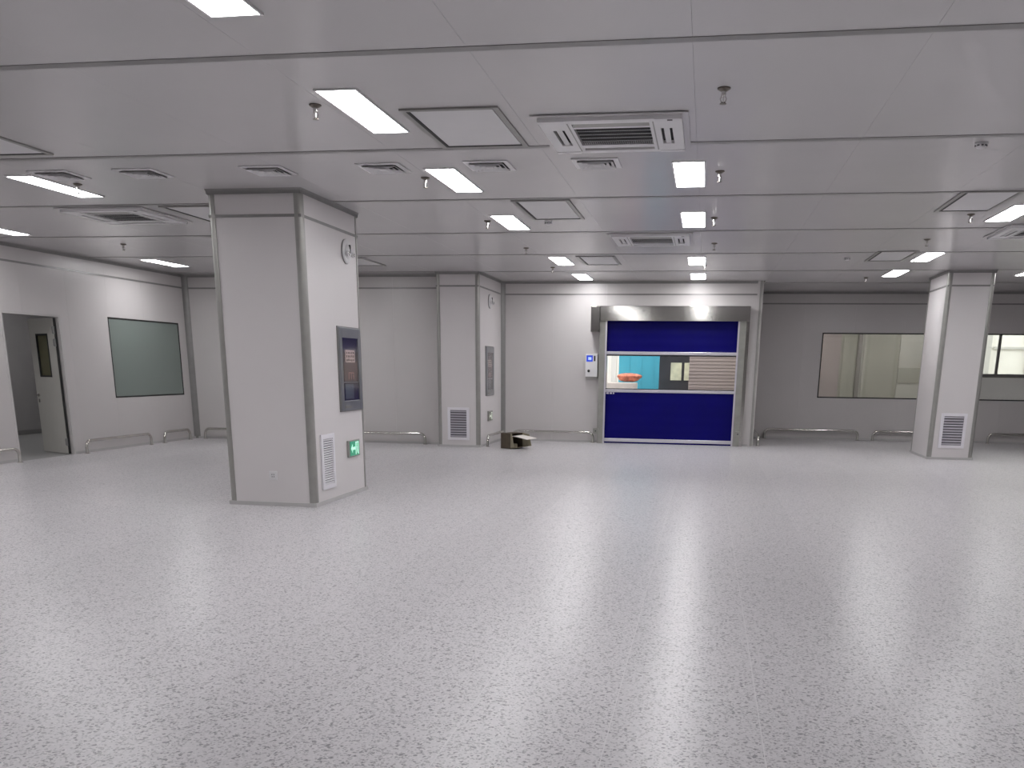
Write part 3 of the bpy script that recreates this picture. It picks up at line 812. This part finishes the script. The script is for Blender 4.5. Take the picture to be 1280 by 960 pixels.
# ------------------------------------------------------------------ square air diffusers
def first_vent():
    t = thing('air_diffuser', 'x', 'air vent', (0, 0, H), 0, 'row of six square ceiling vents')
    def ringm(o, i, zo, zi, th=0.004):
        b = MB(); c = [(-1, -1), (1, -1), (1, 1), (-1, 1)]
        for k in range(4):
            p, q = c[k], c[(k+1) % 4]
            b.hexa([(p[0]*o, p[1]*o, zo), (q[0]*o, q[1]*o, zo), (q[0]*i, q[1]*i, zi), (p[0]*i, p[1]*i, zi),
                    (p[0]*o, p[1]*o, zo+th), (q[0]*o, q[1]*o, zo+th), (q[0]*i, q[1]*i, zi+th), (p[0]*i, p[1]*i, zi+th)])
        return b
    ringm(0.215, 0.17, -0.010, -0.014, 0.008).build('flange', 'white_enamel', t)
    MB().box(-0.172, 0.172, -0.172, 0.172, -0.002, -0.0006).build('throat_shade', 'void_shade', t)  # flat black sheet in place of the shaded duct opening
    for o, i in ((0.165, 0.13), (0.122, 0.087), (0.079, 0.045)):
        ringm(o, i, -0.030, -0.006).build('louvre_ring', 'white_enamel', t)
    MB().box(-0.036, 0.036, -0.036, 0.036, -0.028, -0.020).build('centre_plate', 'white_enamel', t)
    return t
V0 = first_vent()
names = ['leftmost of the six square ceiling vents, touching a light', 'second square ceiling vent from the left in the row of six', 'square ceiling vent above front of the big column',
         'square ceiling vent right of the big column top', 'square ceiling vent behind the largest ceiling hatch', 'rightmost of the six square vents, behind nearest air conditioner']
for i, (x, lab) in enumerate(zip((-6.66, -5.72, -4.375, -3.19, -2.14, -1.115), names)):
    o = V0 if i == 0 else copy_tree(V0, None or (0, 0, 0), lab)
    o.location = (x, 9.49, H); o['label'] = lab

# ------------------------------------------------------------------ sprinklers and detectors
def first_sprinkler():
    t = thing('sprinkler_head', 'x', 'sprinkler', (0, 0, H), 0, 'ceiling sprinkler heads')
    MB().lathe([(0.045, -0.0005), (0.045, -0.008), (0.02, -0.022), (0.018, -0.022)], 18).build('escutcheon', 'brass_dark', t, smooth=True)
    MB().lathe([(0.016, -0.02), (0.016, -0.045), (0.011, -0.05)], 12).build('body', 'chrome', t, smooth=True)
    b = MB()
    for s in (-1, 1): b.tube([(s*0.012, 0, -0.048), (s*0.021, 0, -0.066), (s*0.012, 0, -0.086), (0, 0, -0.094)], 0.004, 6)
    b.build('frame_arms', 'chrome', t)
    MB().lathe([(0.004, -0.048), (0.004, -0.09)], 8).build('bulb', 'chrome', t)
    MB().lathe([(0.006, -0.092), (0.024, -0.096), (0.024, -0.099)], 14).build('deflector', 'brass_dark', t)
    return t
S0 = first_sprinkler()
spr = [(-2.96, 7.28, 'sprinkler head left of the second panel light from top'),
 (-2.93, 10.02, 'sprinkler head between fourth vent and its panel light'),
 (-2.94, 12.90, 'sprinkler head left of light in front of hatch with detector'),
 (-2.955, 15.75, 'sprinkler head in bare ceiling between two lights, left of door row'),
 (-2.99, 18.69, 'sprinkler head left of last panel light before the back wall'),
 (0.013, 7.2, 'sprinkler head right of the nearest air conditioner'),
 (0.025, 9.99, 'sprinkler head right of the large square-looking light'),
 (-0.005, 12.87, 'sprinkler head right of second square-looking light in door row'),
 (0.016, 15.36, 'sprinkler head right of the farther air conditioner'),
 (-0.13, 18.4, 'sprinkler head between the last two lights above roll-up door'),
 (3.05, 12.85, 'sprinkler head behind the hatch near right photo edge'),
 (3.03, 15.1, 'sprinkler head in front of light by the right column'),
 (3.10, 20.94, 'sprinkler head left of last light before window wall'),
 (-9.43, 14.86, 'sprinkler head over left wall, near the light above the window'),
 (-6.81, 9.995, 'sprinkler head beside leftmost square vent and light')]
for i, (x, y, lab) in enumerate(spr):
    o = S0 if i == 0 else copy_tree(S0, (0, 0, 0), lab)
    o.location = (x, y, H); o['label'] = lab
def first_detector():
    t = thing('smoke_detector', 'x', 'smoke detector', (0, 0, H), 0, 'ceiling smoke detectors')
    MB().lathe([(0.052, -0.0005), (0.052, -0.012), (0.046, -0.016)], 20).build('base', 'white_enamel', t, smooth=True)
    MB().lathe([(0.042, -0.016), (0.042, -0.034), (0.03, -0.044), (0.012, -0.046)], 20).build('cover', 'white_plastic', t, smooth=True)
    b = MB()
    for k in range(8):
        a = 2 * math.pi * k / 8
        b.box(0.041*math.cos(a) - 0.008, 0.041*math.cos(a) + 0.008, 0.041*math.sin(a) - 0.008, 0.041*math.sin(a) + 0.008, -0.030, -0.021)
    b.build('smoke_slots', 'duct_grey', t)
    return t
D0 = first_detector()
for i, (x, y, lab) in enumerate([(-2.146, 13.0, 'white smoke detector just behind a ceiling hatch'), (2.155, 9.03, 'white smoke detector alone in ceiling at upper right'),
                                 (2.233, 17.36, 'tiny white detector left of the far right hatch')]):
    o = D0 if i == 0 else copy_tree(D0, (0, 0, 0), lab)
    o.location = (x, y, H); o['label'] = lab

# ------------------------------------------------------------------ opened cardboard box by the pillar
cbx = thing('cardboard_box', 'opened brown cardboard box on floor beside the pillar', 'box', (-3.93, 19.45, 0), R(-28))
w, d, h, th = 0.13, 0.20, 0.315, 0.006
MB().box(-w, w, -d, d, 0, th).build('bottom', 'cardboard', cbx)
MB().box(-w, w, -d, d, h - th, h).build('top', 'cardboard', cbx)
MB().box(-w, w, -d, -d + th, th, h - th).build('side', 'cardboard', cbx)
MB().box(-w, w, d - th, d, th, h - th).build('side', 'cardboard', cbx)
MB().box(-w, -w + th, -d + th, d - th, th, h - th).build('back', 'cardboard', cbx)
MB().hexa([(w, -d, 0.004), (w + 0.15, -d - 0.02, 0.03), (w + 0.15, d, 0.03), (w, d, 0.004), (w, -d, 0.010), (w + 0.15, -d - 0.02, 0.036), (w + 0.15, d, 0.036), (w, d, 0.010)]).build('flap', 'cardboard_pale', cbx)
MB().hexa([(w, -d, 0.02), (w + 0.13, -d - 0.05, 0.05), (w + 0.136, -d - 0.045, 0.05), (w + 0.006, -d + 0.005, 0.02), (w, -d, h), (w + 0.03, -d - 0.01, h), (w + 0.036, -d - 0.005, h), (w + 0.006, -d + 0.005, h)]).build('flap', 'cardboard_pale', cbx)
MB().hexa([(w, d - 0.006, 0.02), (w + 0.22, d + 0.02, 0.05), (w + 0.22, d + 0.026, 0.05), (w, d, 0.02), (w, d - 0.006, h), (w + 0.16, d + 0.02, h - 0.03), (w + 0.16, d + 0.026, h - 0.03), (w, d, h)]).build('flap', 'cardboard_pale', cbx)
pp = MB()
for i, (a, c) in enumerate(((0, 0.235), (0.12, 0.25), (0.25, 0.235), (0.38, 0.215), (0.46, 0.205))):
    pp.v += [(0.06 + a, -0.15, c), (0.06 + a * 1.05, 0.14, c + 0.012), (0.06 + a, -0.15, c + 0.012), (0.06 + a * 1.05, 0.14, c + 0.024)]
for i in range(4):
    a = i * 4
    pp.f += [(a, a+1, a+5, a+4), (a+2, a+6, a+7, a+3), (a, a+4, a+6, a+2), (a+1, a+3, a+7, a+5)]
pp.f += [(0, 2, 3, 1), (16, 17, 19, 18)]
po = pp.build('paper_sheet', 'paper_white', None, loc=(-3.93, 19.45, 0), rot=(0, 0, R(-28)))
tag(po, 'white crumpled paper sticking out of the cardboard box', 'paper')
pk = MB().box(0.02, 0.14, -0.10, 0.02, 0.011, 0.10).build('packet', 'cardboard_pale', None, loc=(-3.93, 19.45, 0), rot=(0, 0, R(-28)), bevel=0.01)
tag(pk, 'small pale packet inside the opened cardboard box', 'packet')

# ------------------------------------------------------------------ side room behind the left doorway
sr = MB()
sr.box(-15.5, -15.4, 9, 24, 0, H); sr.box(-15.5, XW - 0.12, 23.9, 24, 0, H); sr.box(-15.5, XW - 0.12, 9, 9.1, 0, H)
sr.box(XW - 0.22, XW - 0.12, Y_LEFT, 24, 0, H)
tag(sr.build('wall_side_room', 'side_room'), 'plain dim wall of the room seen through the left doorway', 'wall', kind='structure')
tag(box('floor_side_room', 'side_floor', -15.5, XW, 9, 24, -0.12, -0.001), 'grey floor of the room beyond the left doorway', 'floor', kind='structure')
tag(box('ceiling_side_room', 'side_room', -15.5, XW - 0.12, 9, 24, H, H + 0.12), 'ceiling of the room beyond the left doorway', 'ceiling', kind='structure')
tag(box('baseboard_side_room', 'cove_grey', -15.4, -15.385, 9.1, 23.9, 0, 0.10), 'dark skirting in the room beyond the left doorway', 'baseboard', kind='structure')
for y in (12.6, 19.0): copy_tree(L0, (-13.4, y, H), 'unseen panel light added to brighten the side room', 'panel lights outside the photo')  # unseen lamps added to brighten the door leaf and this room

# ------------------------------------------------------------------ corridor behind the right-hand windows
YC = 27.2
OUTW = (6.2, 12.0, 1.53, 2.95)
b = MB()
for e in cells(X_STEP, 14, 0, H, [OUTW]): b.box(e[0], e[1], YC, YC + 0.2, e[2], e[3])
b.box(13.9, 14, Y_RIGHT + 0.12, YC, 0, H); b.box(X_STEP - 0.12, X_STEP, Y_RIGHT + 0.12, YC + 0.2, 0, H)
b.box(X_STEP - 0.12, X_STEP, Y_BULK + 0.12, Y_RIGHT + 0.12, 0, H)
cw = b.build('wall_corridor', 'corridor_wall')
tag(cw, 'olive-beige corridor wall seen through the right-hand windows', 'wall', kind='structure')
for x0, x1, m in ((5.98, 12.0, 'corridor_grey', ), (2.2, 3.55, 'corridor_wall_pink'), (3.62, 3.80, 'corridor_wall'), (3.98, 4.10, 'corridor_dark'), (4.16, 5.0, 'corridor_wall'), (5.08, 5.9, 'corridor_pale')):
    box('corridor_panel', m, x0, x1, YC - 0.03, YC, 0.02, 1.52 if m == 'corridor_grey' else H - 0.1, cw)
box('corridor_rail', 'corridor_wall', 5.08, 5.9, YC - 0.05, YC - 0.03, 1.35, 1.75, cw)
tag(box('floor_corridor', 'side_floor', X_STEP, 14, Y_RIGHT, YC + 0.2, -0.12, -0.001), 'grey floor of the corridor behind the windows', 'floor', kind='structure')
tag(box('ceiling_corridor', 'corridor_wall', X_STEP, 14, Y_RIGHT + 0.12, YC + 0.2, H, H + 0.12), 'ceiling of the corridor behind the windows', 'ceiling', kind='structure')
for x in (2.6, 5.4): copy_tree(L0, (x, 25.6, H), 'unseen panel light added to brighten the corridor', 'panel lights outside the photo')  # unseen lamps added to brighten the view through the windows
ow = thing('window_4', 'dark-framed outer window with daylight, seen through the right-hand window', 'window', (9.1, YC, 1.53))
ow['kind'] = 'structure'
b = MB()
for e in cells(-2.9, 2.9, 0, 1.42, [(-2.83, 2.83, 0.09, 1.37)]): b.box(e[0], e[1], 0.02, 0.10, e[2], e[3])
b.build('frame', 'hut_dark', ow)
for x in (-1.515, 0.0, 1.5): box('mullion', 'hut_dark', x - 0.03, x + 0.03, 0.02, 0.10, 0.09, 1.37, ow)
for a, c in ((-2.83, -1.545), (-1.485, -0.03), (0.03, 1.47), (1.53, 2.83)): box('pane', 'clear_glass', a, c, 0.055, 0.063, 0.09, 1.37, ow)

# ------------------------------------------------------------------ yard behind the roll-up door and the building opposite
tag(box('ground_yard', 'concrete', -12, 24, Y_BULK + 0.12, 40, -0.14, -0.002), 'concrete yard outside the roll-up door', 'ground', kind='structure')
fo = thing('opposite_building', 'cream building opposite, seen through windows and door band', 'building', (6, 31.5, 0))
box('facade', 'facade_cream', -17, 17, 0, 0.3, 0, 4.2, fo)
for x in (1.15, 1.55, 2.35, 3.55, 4.9, -9.45, -9.05, -8.55):
    box('pilaster', 'facade_grey', x, x + 0.16, -0.12, 0, 0, 4.2, fo)
box('ledge', 'facade_grey', 2.6, 12, -0.06, 0, 2.35, 2.42, fo)
tq = thing('turquoise_panel', 'turquoise sheet panel behind the clear door band', 'panel', (-1.62, 24.3, 0))
box('sheet', 'turquoise', -0.55, 0.46, 0, 0.04, 0, 2.7, tq)
for x in (-0.3, 0.0, 0.3): box('rib', 'turquoise', x - 0.02, x + 0.02, -0.015, 0, 0, 2.7, tq)
ht = thing('dark_hut', 'shed with pale lit panes, dim interior painted dark, behind the door band', 'shed', (-0.75, 25.2, 0))
box('wall', 'hut_dark', -0.6, 0.6, 0.1, 0.2, 0, 2.7, ht)  # near-black wall colour stands in for the shade of a dim interior
box('roof', 'hut_dark', -0.65, 0.65, -0.5, 0.25, 2.7, 2.8, ht)
for a, c in ((-0.16, 0.12), (0.19, 0.42)): box('pane', 'lit_pane', a, c, 0.08, 0.1, 1.36, 1.80, ht)
sh = thing('slatted_shutter', 'brown-grey slatted shutter behind right end of the door band', 'shutter', (0.16, 24.2, 0))
box('backing', 'slat_brown', -0.58, 0.55, 0.02, 0.05, 0, 2.7, sh)
for k in range(33):
    z = k * 0.08
    if k == 0:
        o = MB().hexa([(-0.58, -0.006, 0), (0.55, -0.006, 0), (0.55, 0.02, 0), (-0.58, 0.02, 0), (-0.58, 0.008, 0.074), (0.55, 0.008, 0.074), (0.55, 0.02, 0.074), (-0.58, 0.02, 0.074)]).build('slat', 'slat_brown', sh)
        sm = o.data
    else:
        o = bpy.data.objects.new('slat', sm); COL.objects.link(o); o.parent = sh; o.location = (0, 0, z)
bx = thing('white_carton', 'white carton below orange bundle behind the door band', 'carton', (-2.0, 23.5, 0))
box('body', 'sack_white', -0.42, 0.35, -0.3, 0.3, 0, 1.31, bx, bevel=0.02)
box('lid_tape', 'facade_grey', -0.42, 0.35, -0.03, 0.03, 1.311, 1.314, bx)
def blob(name, m, loc, rx, ry, rz, seed):
    b = MB(); n, k = 18, 10; rn = random.Random(seed)
    ph = [rn.uniform(0, 6.28) for _ in range(4)]
    for j in range(k + 1):
        t = math.pi * j / k
        for i in range(n):
            a = 2 * math.pi * i / n
            q = 1 + 0.16 * math.sin(3 * a + ph[0]) * math.sin(t) + 0.10 * math.sin(5 * a + 2 * t + ph[1]) + 0.06 * math.sin(4 * t + ph[2])
            b.v.append((rx * q * math.sin(t) * math.cos(a), ry * q * math.sin(t) * math.sin(a), rz + rz * q * math.cos(t) * -1))
    for j in range(k):
        for i in range(n):
            l = (i + 1) % n
            b.f.append((j*n + i, j*n + l, (j+1)*n + l, (j+1)*n + i))
    return b.build(name, m, None, loc=loc, smooth=True)
tag(blob('cloth_bundle', 'orange_cloth', (-1.84, 23.45, 1.335), 0.29, 0.22, 0.095, 11), 'orange-red cloth bundle seen through the door band', 'bundle')
